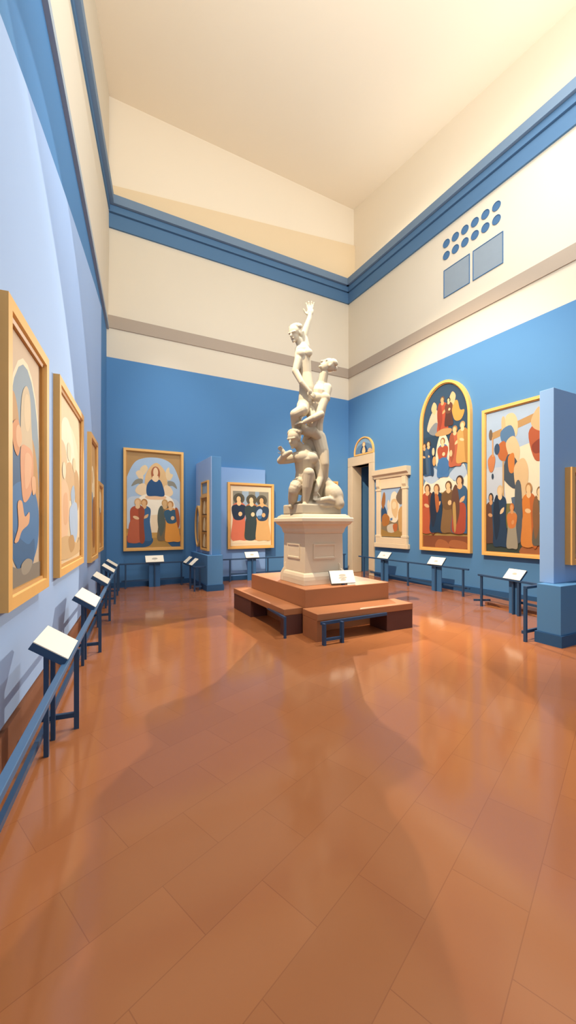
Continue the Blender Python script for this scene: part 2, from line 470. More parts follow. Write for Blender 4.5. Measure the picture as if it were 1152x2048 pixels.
sh = [('f3e2c2', 'b', [(.1, .2), (.5, .12), (.9, .25), (.95, .6), (.6, .7), (.1, .6)]),
      ('faedd2', 'b', [(.15, .16), (.4, .1), (.62, .2), (.7, .35), (.45, .42), (.2, .36)]),
      ('e3c79c', 'b', [(.05, .3), (.25, .28), (.38, .4), (.3, .6), (.06, .58)]),
      ('d8b487', 'b', [(.3, .42), (.52, .36), (.7, .44), (.66, .58), (.4, .6)]), ('caa473', 'b', [(.7, .4), (.93, .42), (.96, .62), (.78, .66)]),
      ('efc7a0', 'b', [(.08, .56), (.3, .5), (.46, .6), (.36, .84), (.1, .86)]), ('e6b78c', 'b', [(.2, .6), (.36, .58), (.38, .74), (.22, .76)]),
      ('a8bfd8', 'b', [(.52, .56), (.66, .5), (.72, .58), (.6, .66)]), ('b5cbe6', 'b', [(.48, .66), (.82, .62), (.86, .82), (.66, .9), (.48, .8)]),
      ('f2dfbd', 'e', .44, .3, .09, .06), ('eed3a9', 'e', .68, .36, .08, .05), ('d9b583', 'b', [(.05, .86), (.4, .84), (.8, .9), (.95, .86), (.95, .97), (.05, .97)]),
      ('c59d68', 'b', [(.4, .86), (.62, .84), (.7, .92), (.5, .95)]), ('f4e4c4', 'e', .22, .44, .07, .05)]
picture('left', 5.20, 1.05, 1.66, 2.06, 'gold framed pale cream and peach painting on the left wall, second from the camera', sh, 'ead2ab', 0.11, 0.08, tone=.92)
sh = [('c9a068', 'p', [(0, 0), (1, 0), (1, .3), (0, .3)]), ('efdcb4', 'b', [(.2, .3), (.5, .2), (.8, .3), (.8, .5), (.3, .5)]),
      ('6f8fae', 'b', [(.1, .5), (.5, .45), (.6, .7), (.2, .8)]), ('a6713f', 'b', [(.5, .55), (.9, .5), (.9, .9), (.55, .9)]), ('e0bd8a', 'e', .5, .3, .12, .06)]
picture('left', 3.08, 0.97, 1.0, 2.10, 'narrow looking gold framed tan painting on the left wall, third from the camera', sh, 'd3a768', 0.1, 0.08)
sh = [('f0dfba', 'b', [(.1, .1), (.9, .1), (.9, .4), (.1, .4)]), ('4a6c90', 'b', [(.2, .4), (.6, .35), (.6, .6), (.2, .6)]),
      ('c98c4a', 'b', [(.5, .5), (.9, .45), (.9, .9), (.5, .9)]), ('8a7350', 'b', [(.05, .65), (.45, .6), (.5, .95), (.05, .95)])]
picture('left', 1.90, 1.05, 0.85, 1.36, 'small gold framed painting on the left wall, farthest and nearest the corner', sh, 'dcb679', 0.09, 0.07)

# --- back wall: arched scene with a figure in blue above four figures
ar = 2.42 / 1.32
sh = [('a9c1d8', 'b', [(-.02, .36), (.02, .24), (.14, .11), (.3, .06), (.5, .045), (.7, .06), (.86, .12), (.97, .25), (1.02, .38), (1.02, .75), (.8, .8), (.2, .8), (-.02, .75)]),
      ('c4d0da', 'b', [(0, .52), (.2, .46), (.8, .47), (1, .55), (1, .8), (0, .8)]),
      ('dfb984', 'b', [(.34, .24), (.42, .15), (.54, .10), (.66, .15), (.74, .24), (.74, .38), (.62, .44), (.44, .44), (.33, .36)]),
      ('e6cca0', 'b', [(.24, .17), (.33, .13), (.38, .17), (.3, .24), (.26, .23)]), ('e6cca0', 'b', [(.72, .18), (.78, .14), (.8, .2), (.86, .22), (.8, .28), (.73, .26)]),
      ('e9cda4', 'b', [(.16, .22), (.24, .19), (.3, .26), (.26, .3)]),
      ('8d8a7c', 'b', [(.08, .36), (.16, .29), (.28, .28), (.27, .34), (.2, .33)]), ('8d8a7c', 'b', [(.94, .37), (.88, .30), (.76, .29), (.77, .34), (.85, .34)]),
      ('edd2aa', 'b', [(.15, .40), (.22, .34), (.33, .33), (.38, .42), (.33, .46), (.2, .44)]), ('edd2aa', 'b', [(.86, .41), (.8, .35), (.7, .34), (.66, .43), (.72, .46), (.82, .45)]),
      ('fbf0d8', 'b', [(.2, .5), (.34, .44), (.7, .44), (.86, .5), (.88, .62), (.62, .66), (.62, .87), (.43, .87), (.4, .64), (.2, .6)]),
      ('f2dcb8', 'p', [(.44, .66), (.63, .65), (.63, .86), (.43, .86)]), ('edc499', 'b', [(.36, .455), (.7, .455), (.68, .49), (.38, .49)])]
sh += [('2c527c', 'b', [(.36, .35), (.44, .28), (.52, .29), (.60, .28), (.66, .34), (.69, .45), (.52, .455), (.37, .45)]),
       ('a86241', 'e', .525, .215, .085, .075), ('f0d0a4', 'b', [(.48, .24), (.57, .24), (.58, .28), (.525, .305), (.46, .28)]), ('f0d0a4', 'e', .525, .20, .046, .05),
       ('c69b57', 'p', [(0, .845), (1, .845), (1, 1), (0, 1)]), ('b08a4c', 'b', [(.1, .94), (.5, .9), (.9, .95), (.9, 1), (.1, 1)])]
sh += [('33597e', 'b', [(0, .88), (.2, .84), (.46, .9), (.44, .97), (.3, 1.0), (0, 1)]),
       ('33597e', 'b', [(.72, .9), (.86, .78), (1, .86), (1, 1), (.84, 1)])]
sh += fig(.30, .49, .44, ar, '3f678f', '335678', skin='e0b27d', hair='b98450', lean=.02, pose=1)
sh += fig(.16, .485, .46, ar, 'b5563a', '974b34', skin=SK, hair='d9ab76', lean=.05, pose=0, low='bf6546')
sh += fig(.70, .49, .44, ar, '79694f', '5b6258', skin='d9b27c', hair='c59c64', pose=1)
sh += fig(.85, .505, .44, ar, 'e39a45', '3a5f78', skin='e6bd8b', hair='c08a52', lean=-.06, pose=2)
sh += [('a65b38', 'b', [(.9, .58), (.96, .6), (.99, .72), (.96, .8), (.92, .7)])]
picture('back', 1.115, 0.91, 1.48, 2.58, 'large gold framed arched scene on the back wall, blue figure above four others',
        sh, 'b28c5a', 0.082, 0.09)

# --- back panel: three standing figures side by side
ar = 1.72 / 1.24
sh = [('8e8b7c', 'p', [(.06, .09), (.94, .09), (.94, .86), (.06, .86)]), ('9fb4c4', 'p', [(.28, .09), (.44, .09), (.42, .86), (.28, .86)]),
      ('8fa6ba', 'p', [(.60, .09), (.70, .09), (.70, .86), (.62, .86)]), ('c9ab7c', 'p', [(.06, .70), (.94, .70), (.94, .93), (.06, .93)]),
      ('f0deba', 'b', [(.08, .92), (.32, .88), (.36, .80), (.40, .88), (.86, .9), (.8, .95), (.1, .95)])]
sh += fig(.205, .155, .75, ar, 'd5765a', '2b394d', hair='4b4a42', skin='eac692', pose=2, halo='5a574a')
sh += fig(.51, .17, .73, ar, 'bf7748', '3b4a4c', hair='57503f', skin='efd0a2', pose=2, halo='5a574a', low='3b4a4c')
sh += fig(.80, .175, .74, ar, 'd8ac70', '34485f', hair='4e4a42', skin='deb07a', pose=2, halo='5a574a', lean=-.04)
sh += [('a3c0de', 'e', .70, .45, .07, .075, 0.5), ('4a79a8', 'b', [(.66, .5), (.76, .5), (.74, .55), (.68, .55)])]
t = picture('back', 3.765, 0.885, 1.42, 1.87, 'nearly square gold framed painting of three standing robed figures on the light blue back panel',
            sh, 'e6d3b1', 0.082, 0.08, off=0.10)
sh = [('5f8ab8', 'p', [(.1, .1), (.9, .1), (.9, .6), (.1, .6)]), ('7a6a58', 'b', [(.2, .6), (.8, .6), (.9, 1), (.1, 1)])]
picture('back', 6.49, 2.15, 0.74, 0.82, 'small brown framed blue painting on the back wall peeking out right of the statue', sh, '6f93ba', 0.07, 0.05)

# --- right wall: lunette, tall arched altarpiece, big rectangular altarpiece
sh = [('5f7d9a', 'e', .5, .9, .5, .6), ('2f4a6b', 'b', [(.3, .95), (.38, .55), (.5, .45), (.62, .55), (.72, .98)]), ('e3bf8e', 'b', [(.4, .95), (.45, .6), (.55, .6), (.58, .95)]),
      ('b98b5a', 'e', .5, .4, .09, .17), ('ecc898', 'e', .5, .42, .06, .13), ('c0a78a', 'b', [(.72, .95), (.8, .75), (.92, .8), (.97, .98)])]
picture('right', 0.815, 3.765, 0.92, 0.56, 'small gold lunette painting above the stone doorway', sh, '7f9fb8', 0.05, 0.06, 'arch', rise=0.46)

ar = 4.1 / 1.36
sh = [('36516b', 'e', .5, .2, .6, .2), ('51708c', 'b', [(.0, .33), (.4, .30), (1, .33), (1, .52), (0, .52)]), ('32495f', 'p', [(0, .3), (1, .3), (1, .44), (0, .44)]),
      ('6d8fb0', 'b', [(0, .52), (.3, .47), (.7, .5), (1, .44), (1, .6), (0, .6)]), ('f5ead2', 'b', [(.02, .60), (.2, .54), (.36, .58), (.52, .53), (.74, .6), (.9, .5), (1, .6), (1, .7), (0, .7)]),
      ('b9cbe0', 'b', [(.0, .55), (.25, .5), (.4, .56), (.2, .6)]), ('b9cbe0', 'b', [(.6, .56), (.85, .5), (.98, .56), (.8, .6)]),
      ('a08a4f', 'p', [(0, .66), (1, .66), (1, .92), (0, .92)]), ('b09458', 'p', [(0, .88), (1, .88), (1, .925), (0, .925)]),
      ('8f5639', 'p', [(0, .925), (1, .925), (1, 1), (0, 1)]), ('b06c44', 'b', [(.3, 1), (.36, .95), (.55, .96), (.6, 1)]), ('b06c44', 'b', [(.62, .99), (.66, .95), (.95, .96), (.98, .995)]),
      # the group at the top
      ('cfc2a8', 'b', [(.1, .24), (.2, .16), (.32, .14), (.38, .2), (.3, .27), (.14, .27)]), ('8a9096', 'b', [(.14, .27), (.3, .22), (.42, .26), (.3, .3)]),
      ('e0a253', 'b', [(.66, .14), (.78, .12), (.84, .18), (.93, .19), (.86, .24), (.72, .23)]), ('e3bf8e', 'b', [(.62, .09), (.68, .06), (.75, .09), (.7, .14), (.64, .13)]),
      ('e3bf8e', 'b', [(.2, .13), (.26, .09), (.33, .12), (.28, .17)])]
sh += fig(.46, .07, .23, ar, 'b9543c', '9c4535', hair='6c5646', skin='d8a873', pose=1)
sh += fig(.60, .09, .17, ar, '5a3a34', '74483a', hair='3a3330', skin='ecc897', pose=2)
sh += [('f1e2c3', 'b', [(.3, .45), (.36, .34), (.46, .29), (.58, .34), (.66, .45), (.6, .50), (.36, .5)]), ('c59a66', 'b', [(.3, .29), (.46, .27), (.66, .28), (.62, .31), (.36, .31)])]
sh += fig(.47, .325, .24, ar, '4f7fb5', 'b4573c', hair='9a6a44', skin='f0cfa0', pose=2)
sh += [('4a7ab0', 'e', .48, .5, .14, .055)]
sh += fig(.14, .325, .22, ar, '3d5f88', '2e486a', hair='5b4536', skin='e8bf8d', pose=0) + fig(.04, .335, .2, ar, '32475e', '4b6480', skin='d9ad7a', pose=0)
sh += fig(.74, .27, .24, ar, 'c0694a', 'a55a40', hair='b98a58', skin='edc795', pose=1) + fig(.9, .255, .24, ar, 'd3a55f', 'bb8a4c', hair='caa068', skin='efcf9f', pose=0)
sh += [('edd0a2', 'e', .26, .4, .03, .025), ('d9a96c', 'e', .28, .46, .04, .03), ('e9c594', 'e', .66, .43, .03, .02)]
# the four standing below
sh += fig(.12, .60, .31, ar, 'b9553a', '7a4632', hair='6d4a34', skin='e6b985', pose=0, low='c0603f')
sh += fig(.34, .605, .30, ar, '27405c', '2b3548', hair='8d6040', skin='e8b984', pose=1) + [('b86a3d', 'b', [(.3, .67), (.38, .68), (.4, .75), (.34, .78)])]
sh += fig(.61, .595, .31, ar, '8a6a45', '76593b', hair='6b4c32', skin='ecc391', pose=2)
sh += fig(.85, .57, .335, ar, '3f6488', '6a4a3c', hair='4a3a34', skin='e3b684', pose=1, low='b0513d')
sh += [('c09c5c', 'b', [(.7, .75), (.76, .73), (.78, .86), (.74, .9)])]
picture('right', 3.855, 0.915, 1.48, 4.19, 'tall arched gold altarpiece on the right wall with a row of four robed figures below', sh, '3d5670', 0.085, 0.10, 'arch', rise=0.98, tone=.90)

ar = 2.98 / 1.78
sh = [('b4cbe6', 'p', [(0, 0), (1, 0), (1, .5), (0, .5)]), ('cad6e4', 'p', [(0, .4), (1, .4), (1, .62), (0, .62)]), ('f4e7cc', 'b', [(.35, .35), (.6, .28), (1, .3), (1, .68), (.42, .7)]),
      ('c09a68', 'p', [(.08, .15), (.98, .06), (.98, .11), (.08, .2)]), ('7a6a5a', 'e', .08, .16, .035, .04),
      ('7f7a4a', 'p', [(0, .66), (1, .66), (1, .86), (0, .86)]), ('5c6e88', 'p', [(.45, .62), (.75, .6), (.75, .74), (.5, .74)]), ('3f4a45', 'p', [(0, .85), (1, .8), (1, 1), (0, 1)]),
      ('b06d45', 'b', [(.6, 1), (.7, .93), (.9, .92), (1, .96), (1, 1)]),
      ('e6c091', 'b', [(.28, .07), (.34, .06), (.36, .2), (.3, .22)]), ('ead0a4', 'b', [(.35, .06), (.48, .04), (.56, .1), (.54, .2), (.4, .2)]),
      ('5c83ad', 'b', [(.26, .16), (.44, .12), (.52, .2), (.46, .3), (.34, .28)]), ('c4713f', 'b', [(.2, .26), (.32, .22), (.4, .28), (.36, .36), (.24, .34)]), ('3c5674', 'e', .2, .27, .05, .04),
      ('e9cba0', 'b', [(.36, .24), (.5, .2), (.6, .3), (.54, .42), (.44, .36)]), ('4a5663', 'b', [(.3, .45), (.4, .32), (.56, .38), (.6, .52), (.5, .56), (.34, .5)]),
      ('d98743', 'b', [(.4, .34), (.5, .32), (.5, .44), (.42, .44)]), ('e4c496', 'b', [(.5, .42), (.66, .36), (.74, .46), (.68, .62), (.56, .6)]),
      ('b9603f', 'b', [(.74, .2), (.9, .14), (1, .2), (1, .36), (.84, .38)]), ('e9b98c', 'b', [(.78, .12), (.9, .04), (1, .1), (1, .2), (.84, .18)]), ('8f4433', 'b', [(.8, .28), (1, .24), (1, .32), (.84, .34)]),
      ('d2885a', 'b', [(.03, .34), (.12, .3), (.17, .34), (.13, .42), (.06, .42)]), ('d9a876', 'p', [(.11, .18), (.13, .18), (.14, .32), (.11, .32)]), ('33475c', 'e', .12, .46, .02, .02),
      ('caa87a', 'p', [(.3, .36), (.33, .36), (.33, .8), (.3, .8)]), ('58626b', 'b', [(.52, .55), (.62, .54), (.64, .88), (.54, .9)])]
sh += fig(.09, .58, .36, ar, '6b4a3c', '31506f', hair='3a3a3e', skin='d9a574', pose=0) + fig(.26, .53, .43, ar, '2c4560', '26374c', hair='e0c49a', skin='efd0a4', pose=1)
sh += fig(.47, .66, .31, ar, 'a9a08c', 'd98447', hair='c9793f', skin='e3a168', pose=2) + fig(.75, .53, .42, ar, 'dd863c', 'c66c38', hair='b98a58', skin='efcb9a', pose=0, low='e08f46')
sh += fig(.92, .56, .38, ar, '6a655a', '8a6444', hair='8d6e4c', skin='efd2a6', pose=1)
def squeeze(shapes, k):
    out = []
    for q in shapes:
        if q[1] == 'e': out.append((q[0], 'e', q[2] * k, q[3], q[4] * k, q[5]) + tuple(q[6:]))
        else: out.append((q[0], q[1], [(p[0] * k, p[1]) for p in q[2]]))
    return out
sh = squeeze(sh, 1.04)
picture('right', 5.555, 0.905, 1.35, 3.2, 'large rectangular gold altarpiece on the right wall, its right side hidden by the partition', sh, 'b4cbe6', 0.085, 0.09, tone=.86)

# --- painting on the front of the right partition
sh = [('b4946b', 'p', [(.04, .04), (.96, .04), (.96, .96), (.04, .96)]), ('4b463c', 'b', [(.24, .35), (.5, .25), (.76, .35), (.76, .7), (.24, .7)]), ('d9b98b', 'e', .5, .42, .12, .1)]
t = thing('painting', 'gold framed tan painting at the right edge of the photo on the partition', 'painting', (6.42, 2.97, 1.035), 0)
fr, inner = frame_mesh(rect_outline(1.1, 1.335), 0.1, 0.09, t); canvas(inner, 'c6a377', sh, t, y=-.045)

# --- pier's left face: tall two-tier panel and an oval
RP = -PI / 2 + PI       # face looks to -x : local right = -y
RP = -PI / 2
t = thing('painting', 'tall gold framed panel of stacked compartments on the side of the blue pier', 'painting', (2.73, 9.58, 0.93), RP)
fr, inner = frame_mesh(rect_outline(0.64, 1.36), 0.06, 0.06, t, name='lower_frame')
sh = []
for i, y in enumerate((.02, .36, .69)):
    sh += [('a97c48', 'p', [(.05, y + .02), (.95, y + .02), (.95, y + .30), (.05, y + .30)]), ('e6cfa2', 'b', [(.2, y + .26), (.35, y + .06), (.55, y + .05), (.6, y + .28)]),
           ('c99a5c', 'b', [(.55, y + .28), (.7, y + .08), (.88, y + .1), (.9, y + .28)]), ('5c4a36', 'p', [(.05, y + .295), (.95, y + .295), (.95, y + .315), (.05, y + .315)])]
canvas(inner, 'c08d4e', sh, t, y=-.03)
mb = MB(); mb.box(-.27, .27, -.05, 0, 1.36, 1.365, GOLD); mb.build('joint', t)
fr2, inner = frame_mesh([(x, z + 1.365) for x, z in rect_outline(0.58, 0.36)], 0.05, 0.05, t, name='upper_frame')
canvas(inner, '8ba3b8', [('9db2c4', 'b', [(.2, .9), (.4, .4), (.7, .4), (.9, .9)])], t, y=-.025, name='upper_canvas')
t = thing('painting', 'oval gold framed picture on the side of the blue pier near the back wall', 'painting', (2.73, 10.17, 0.99), RP)
fr, inner = frame_mesh(oval_outline(0.50, 1.08), 0.07, 0.07, t)
canvas(inner, '7f98b0', [('d9b27a', 'b', [(.3, .8), (.4, .3), (.6, .25), (.7, .8)]), ('efd7ac', 'e', .5, .3, .12, .1)], t, y=-.035)

# --- stone tabernacle frame
t = thing('stone_tabernacle', 'carved cream stone frame with cornice and painting between doorway and arched altarpiece', 'stone frame', on_wall('right', 2.03, 0.90), ROT['right'])
mb = MB(); mb.box(-.67, .67, -.10, 0, 0, .13, STONE_LT); mb.box(-.62, .62, -.085, 0, .13, .30, STONE_LT); mb.build('base', t, bevel=.008)
for sx in (-1, 1):
    mb = MB(); x = sx * .52
    mb.box(x - .085, x + .085, -.07, 0, .30, 1.72, STONE_LT); mb.box(x - .105, x + .105, -.09, 0, .30, .36, STONE_LT)
    mb.box(x - .1, x + .1, -.085, 0, 1.66, 1.72, STONE_LT); mb.build('pilaster', t, bevel=.006)
    mb = MB(); mb.prism([(-.06, 1.72), (-.10, 1.8), (-.10, 2.0), (-.06, 2.02), (0, 2.02), (0, 1.72)], STONE_LT, 'x', x - .07, x + .07); mb.build('bracket', t, bevel=.006)
mb = MB(); mb.box(-.60, .60, -.06, 0, 1.72, 2.02, STONE_LT); mb.build('frieze', t)
mb = MB(); mb.prism([(0, 2.02), (-.09, 2.02), (-.11, 2.08), (-.17, 2.13), (-.19, 2.27), (0, 2.27)], STONE_LT, 'x', -.70, .70); mb.build('cornice', t, bevel=.005)
sh = [('a9c3e0', 'p', [(0, 0), (1, 0), (1, .5), (0, .5)]), ('8c7a5c', 'p', [(0, .5), (1, .55), (1, 1), (0, 1)]), ('f3e6cb', 'b', [(.3, .5), (.42, .3), (.5, .12), (.66, .08), (.8, .2), (.86, .5), (.7, .7), (.4, .66)]),
      ('35557a', 'b', [(.0, .45), (.12, .34), (.28, .5), (.2, .66), (0, .68)]), ('a9713f', 'b', [(.02, .3), (.12, .08), (.2, .12), (.2, .3), (.1, .42)]), ('b5763c', 'b', [(.05, .6), (.2, .52), (.4, .6), (.36, .74), (.1, .78)]),
      ('e6c38f', 'b', [(.5, .26), (.72, .24), (.8, .4), (.7, .62), (.52, .5)]), ('7c6a58', 'b', [(.7, .2), (.9, .02), (1, .05), (1, .3), (.86, .34)]), ('d2c8b4', 'b', [(.3, .78), (.6, .74), (.7, .92), (.36, .92)]),
      ('bf6a3a', 'b', [(.56, .76), (.76, .74), (.72, .9), (.62, .9)]), ('a78448', 'b', [(0, .85), (.5, .92), (1, .82), (1, 1), (0, 1)]), ('5f86b4', 'p', [(.44, .62), (.54, .61), (.54, .66), (.44, .67)]), ('d0a468', 'b', [(.8, .5), (1, .4), (1, .84), (.84, .86)]),
      ('e9dcc2', 'e', .36, .34, .06, .1), ('f0d9ae', 'e', .62, .36, .1, .08)]
canvas([(-.435, .32), (.435, .32), (.435, 1.72), (-.435, 1.72)], 'c3ab84', sh, t, y=-.03, tone=.92)

# ------------------------------------------------------------------ vents
GV = 'round vents in two rows of six'
for r in range(2):
    for k in range(6):
        s_ = 3.877 + k * .2585; z_ = 8.49 - r * .295
        q = on_wall('right', s_, z_)
        t = thing('round_vent', 'round dark blue vent hole, %s from the left in the %s row' % (('first', 'second', 'third', 'fourth', 'fifth', 'last')[k], ('upper', 'lower')[r]),
                  'vent', q, ROT['right'], GV)
        o = [(.098 * math.cos(2 * PI * i / 28), .098 * math.sin(2 * PI * i / 28)) for i in range(28)]
        mb = MB(); R_ = lambda f, y: [(p[0] * f, y, p[1] * f) for p in o]
        mb.rings([R_(1, -.001), R_(1, -.012), R_(.93, -.014), R_(.9, 0.0)], VENT, cap=False); mb.build('rim', t)
        mb = MB(); mb.rings([R_(.92, -.001), R_(.92, -.004)], VENT); mb.build('opening', t)
for k in range(2):
    q = on_wall('right', (4.163, 4.962)[k], 7.17)
    t = thing('air_grille', ('left', 'right')[k] + ' hand grey blue rectangular grille below the round vents', 'grille', q, ROT['right'], 'two rectangular grilles')
    mb = MB(); mb.box(-.355, .355, -.008, -.001, 0, .68, GRILLE); mb.build('panel', t)
    fr_, _ = frame_mesh(rect_outline(.72, .685), .018, .016, t, VENT, VENT, 'rim', VENT)

# ------------------------------------------------------------------ rails and information boards
def rail(label, pts, ztop, posts, low=None, group='barrier rails', cross=(), top_w=.05, low_z=.14, cat='barrier', top_m=None):
    """pts: polyline of the top bar in plan (world); posts: plan points; low: polyline of the low bar; cross: pairs joining post foot to low bar"""
    p0 = Vector((*pts[0], 0))
    t = thing('barrier_rail', label, cat, p0, 0)
    L_ = lambda p, z: (p[0] - p0.x, p[1] - p0.y, z)
    for a, b in zip(pts[:-1], pts[1:]):
        mb = MB(); mb.bar(L_(a, ztop), L_(b, ztop), top_w, .035, top_m or RAIL); mb.build('top_bar', t, bevel=.004)
    for p in posts:
        mb = MB(); x, y, _ = L_(p, 0); h_ = .018
        mb.box(x - h_, x + h_, y - h_, y + h_, 0, ztop - .018, RAIL); mb.build('post', t)
    if low:
        for a, b in zip(low[:-1], low[1:]):
            mb = MB(); mb.bar(L_(a, low_z), L_(b, low_z), .03, .04, RAIL); mb.build('low_bar', t)
    for a, b in cross:
        mb = MB(); mb.bar(L_(a, .11), L_(b, .11), .03, .035, RAIL); mb.build('foot_bar', t)
    return t

def board(label, loc, rz, w=.44, d_=.24, tilt=38, shade_w=0.0, group='information boards', thick=.03, post=True, hgt=.62):
    """tilted reading board; local -y faces the reader, origin on the floor under its front edge"""
    t = thing('information_board', label, 'information board', (loc[0], loc[1], 0), rz, group)
    a = math.radians(tilt); c_, s_ = math.cos(a), math.sin(a)
    z0 = loc[2]
    def P(x, v, n): return (x, v * c_ - n * s_, z0 + v * s_ + n * c_)
    def slab(v0, v1, n0, n1, x0, x1, m, nm, par):
        mb = MB(); mb.hexa([P(x0, v0, n0), P(x1, v0, n0), P(x1, v1, n0), P(x0, v1, n0), P(x0, v0, n1), P(x1, v0, n1), P(x1, v1, n1), P(x0, v1, n1)], m)
        return mb.build(nm, par)
    slab(0, d_, -thick, 0, -w / 2, w / 2, RAIL, 'backing', t)
    t_panel = slab(0.0, d_, 0, .006, -w / 2, w / 2, PAPER, 'panel', t)
    if shade_w:
        mb = MB(); mb.box(-shade_w / 2, shade_w / 2, d_ * c_ * .5, d_ * c_ * .5 + .02, 0, z0 + d_ * s_ * .4, BOARD_SHADE); mb.build('shade_plate', t)  # dark plate in place of the board's cast shadow
    if post:
        mb = MB(); mb.box(-.015, .015, d_ * c_ * .3 - .015, d_ * c_ * .3 + .015, 0, z0 + .04, RAIL); mb.build('post', t)
    P.panel = t_panel
    return t, P, slab

def smudge(t, P, w=.12, h_=.05, v=.12):
    pts = catmull([(-w / 2, v - h_ * .2), (-w * .2, v - h_ / 2), (w * .35, v - h_ * .4), (w / 2, v), (w * .3, v + h_ / 2), (-w * .25, v + h_ / 2)], 4)
    mb = MB(); A_ = [P(x, y, .0075) for x, y in pts]; B_ = [P(x, y, .004) for x, y in pts]
    mb.face(A_, MARK); n = len(A_)
    for i in range(n): mb.face([A_[i], A_[(i + 1) % n], B_[(i + 1) % n], B_[i]], MARK)
    mb.build('printed_mark', P.panel)

lx = lambda y: -.116 + .122 * (y - 2.958)          # plan line of the left rail
lrot = math.atan2(1, .122)
lp = [3.47, 5.38, 7.03, 8.46, 9.42, 10.05]          # its front posts
rail('long blue metal rail running along the foot of the left wall', [(lx(.6), .6), (lx(10.25), 10.25)], .635, [(lx(y) + .012, y) for y in lp],
     [(lx(.6) - .19, .6), (lx(10.25) - .17, 10.25)], cross=[((lx(y) + .01, y), (lx(y) - .22, y + .03)) for y in lp], low_z=.09, top_w=.04, top_m=mat('4a6f96', .45, .05, 6, .4))
nm = ['nearest and largest', 'second from the camera', 'third from the camera', 'fourth from the camera', 'farthest from the camera']
for k, (y, w_) in enumerate(((3.245, .44), (5.06, .58), (6.78, .54), (8.22, .45), (9.22, .42))):
    t, P, slab = board('white tilted information board on the left wall rail, ' + nm[k], (lx(y) + .02, y, .68), lrot, w=w_, d_=.245, tilt=34, thick=.05, post=False)
    for sx in (-.12, .10):
        mb = MB(); mb.box(sx - .014, sx + .014, .13, .16, 0, .72, RAIL); mb.build('post', t)

rail('blue rail in front of the arched painting on the back wall', [(.78, 10.28), (2.36, 10.28)], .605, [(.93, 10.28), (2.28, 10.28)], [(.84, 10.34), (2.36, 10.34)], low_z=.18)
t, P, slab = board('white information board in front of the arched back wall painting', (1.615, 10.24, .63), 0, w=.44, d_=.2, tilt=50, shade_w=.27); smudge(t, P, .14, .05, .1)
rail('short blue rail with a corner beside the left pier', [(2.33, 10.2), (2.33, 9.12), (2.58, 9.12)], .575, [(2.33, 9.55), (2.33, 9.14), (2.5, 9.3)], None, cross=[((2.33, 9.14), (2.5, 9.14)), ((2.33, 9.55), (2.5, 9.55))])
for k, y in enumerate((10.02, 9.42)):
    t, P, slab = board('white information board on the pier rail, ' + ('farther one by the back wall' if k == 0 else 'nearer one beside the pier edge'), (2.30, y, .60), RP, w=.30, d_=.22, tilt=42, post=False)
rail('blue rail in front of the three figure painting, passing behind the statue pedestal', [(3.02, 10.2), (7.46, 10.2)], .615, [(3.58, 10.2), (4.72, 10.2), (6.2, 10.2), (7.40, 10.2)], [(3.6, 10.26), (7.42, 10.26)], low_z=.2)
t, P, slab = board('white information board in front of the three figure painting', (4.23, 10.15, .64), 0, w=.40, d_=.2, tilt=50, shade_w=.26); smudge(t, P, .11, .05, .1)

a, b = (7.45, 9.5), (7.36, 5.62)
rail('longer blue rail on the right wall in front of the doorway and arched altarpiece', [a, b], .605, [(7.445, 9.25), (7.40, 7.43), (7.365, 5.76)], [(7.56, 9.1), (7.50, 5.7)], low_z=.17)
t, P, slab = board('white information board in front of the stone tabernacle', (7.40, 8.40, .63), ROT['right'], w=.42, d_=.22, tilt=48, shade_w=.28); smudge(t, P, .1, .04, .1)
t, P, slab = board('white information board in front of the arched altarpiece', (7.34, 6.53, .63), ROT['right'], w=.42, d_=.22, tilt=48, shade_w=.28); smudge(t, P, .1, .04, .1)
a, b = (6.84, 5.0), (6.56, 3.62)
rr = math.atan2(b[1] - a[1], b[0] - a[0])
rail('shorter blue rail on the right wall ending behind the partition', [a, b], .60, [(6.83, 4.93), (6.66, 4.1)], [(6.93, 4.9), (6.66, 3.6)], cross=[((6.75, 5.04), (7.02, 4.88))], low_z=.22)
t, P, slab = board('white information board in front of the big rectangular altarpiece', (6.665, 4.235, .62), rr, w=.36, d_=.22, tilt=48, shade_w=.24); smudge(t, P, .09, .04, .12)
rail('short blue rail projecting left from behind the partition plinth', [(5.29, 3.17), (6.4, 3.17)], .735, [(5.30, 3.17), (6.3, 3.17)], [(5.3, 3.21), (6.4, 3.21)], low_z=.12)

# ------------------------------------------------------------------ platform, benches, pedestal
mb = MB(); mb.box(2.85, 4.43, 4.875, 6.90, 0, .64, WOOD)
tag(mb.build('platform', bevel=.008), 'brown square wooden platform carrying the pedestal', 'platform')
t = thing('bench', 'brown bench along the front of the platform, facing the camera', 'bench', (2.79, 4.45, 0), math.radians(-1.5), 'benches around the platform')
mb = MB(); mb.box(0, 1.70, 0, .42, .285, .378, WOOD); mb.build('seat', t, bevel=.006)
mb = MB(); mb.box(0.0, .11, .01, .41, 0, .285, WOOD); mb.build('leg', t)
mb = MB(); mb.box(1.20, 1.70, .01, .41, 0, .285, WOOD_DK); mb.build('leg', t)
t['label'] = 'brown bench along the front of the platform, facing the camera'
mb = MB(); mb.bar((.02, -.06, .268), (1.18, -.005, .268), .03, .04, RAIL); mb.build('metal_bar', t)
for x in (.02, .30):
    mb = MB(); mb.box(x - .016, x + .016, -.20 + .03, -.14 + .03, 0, .285, RAIL); mb.build('metal_leg', t)
mb = MB(); mb.bar((.02, -.14, .07), (.30, -.14, .07), .03, .035, RAIL); mb.build('metal_bar', t)
t = thing('bench', 'brown bench along the left side of the platform', 'bench', (2.53, 4.93, 0), 0, 'benches around the platform')
mb = MB(); mb.box(0, .31, 0, 2.08, .285, .378, WOOD); mb.build('seat', t, bevel=.006)
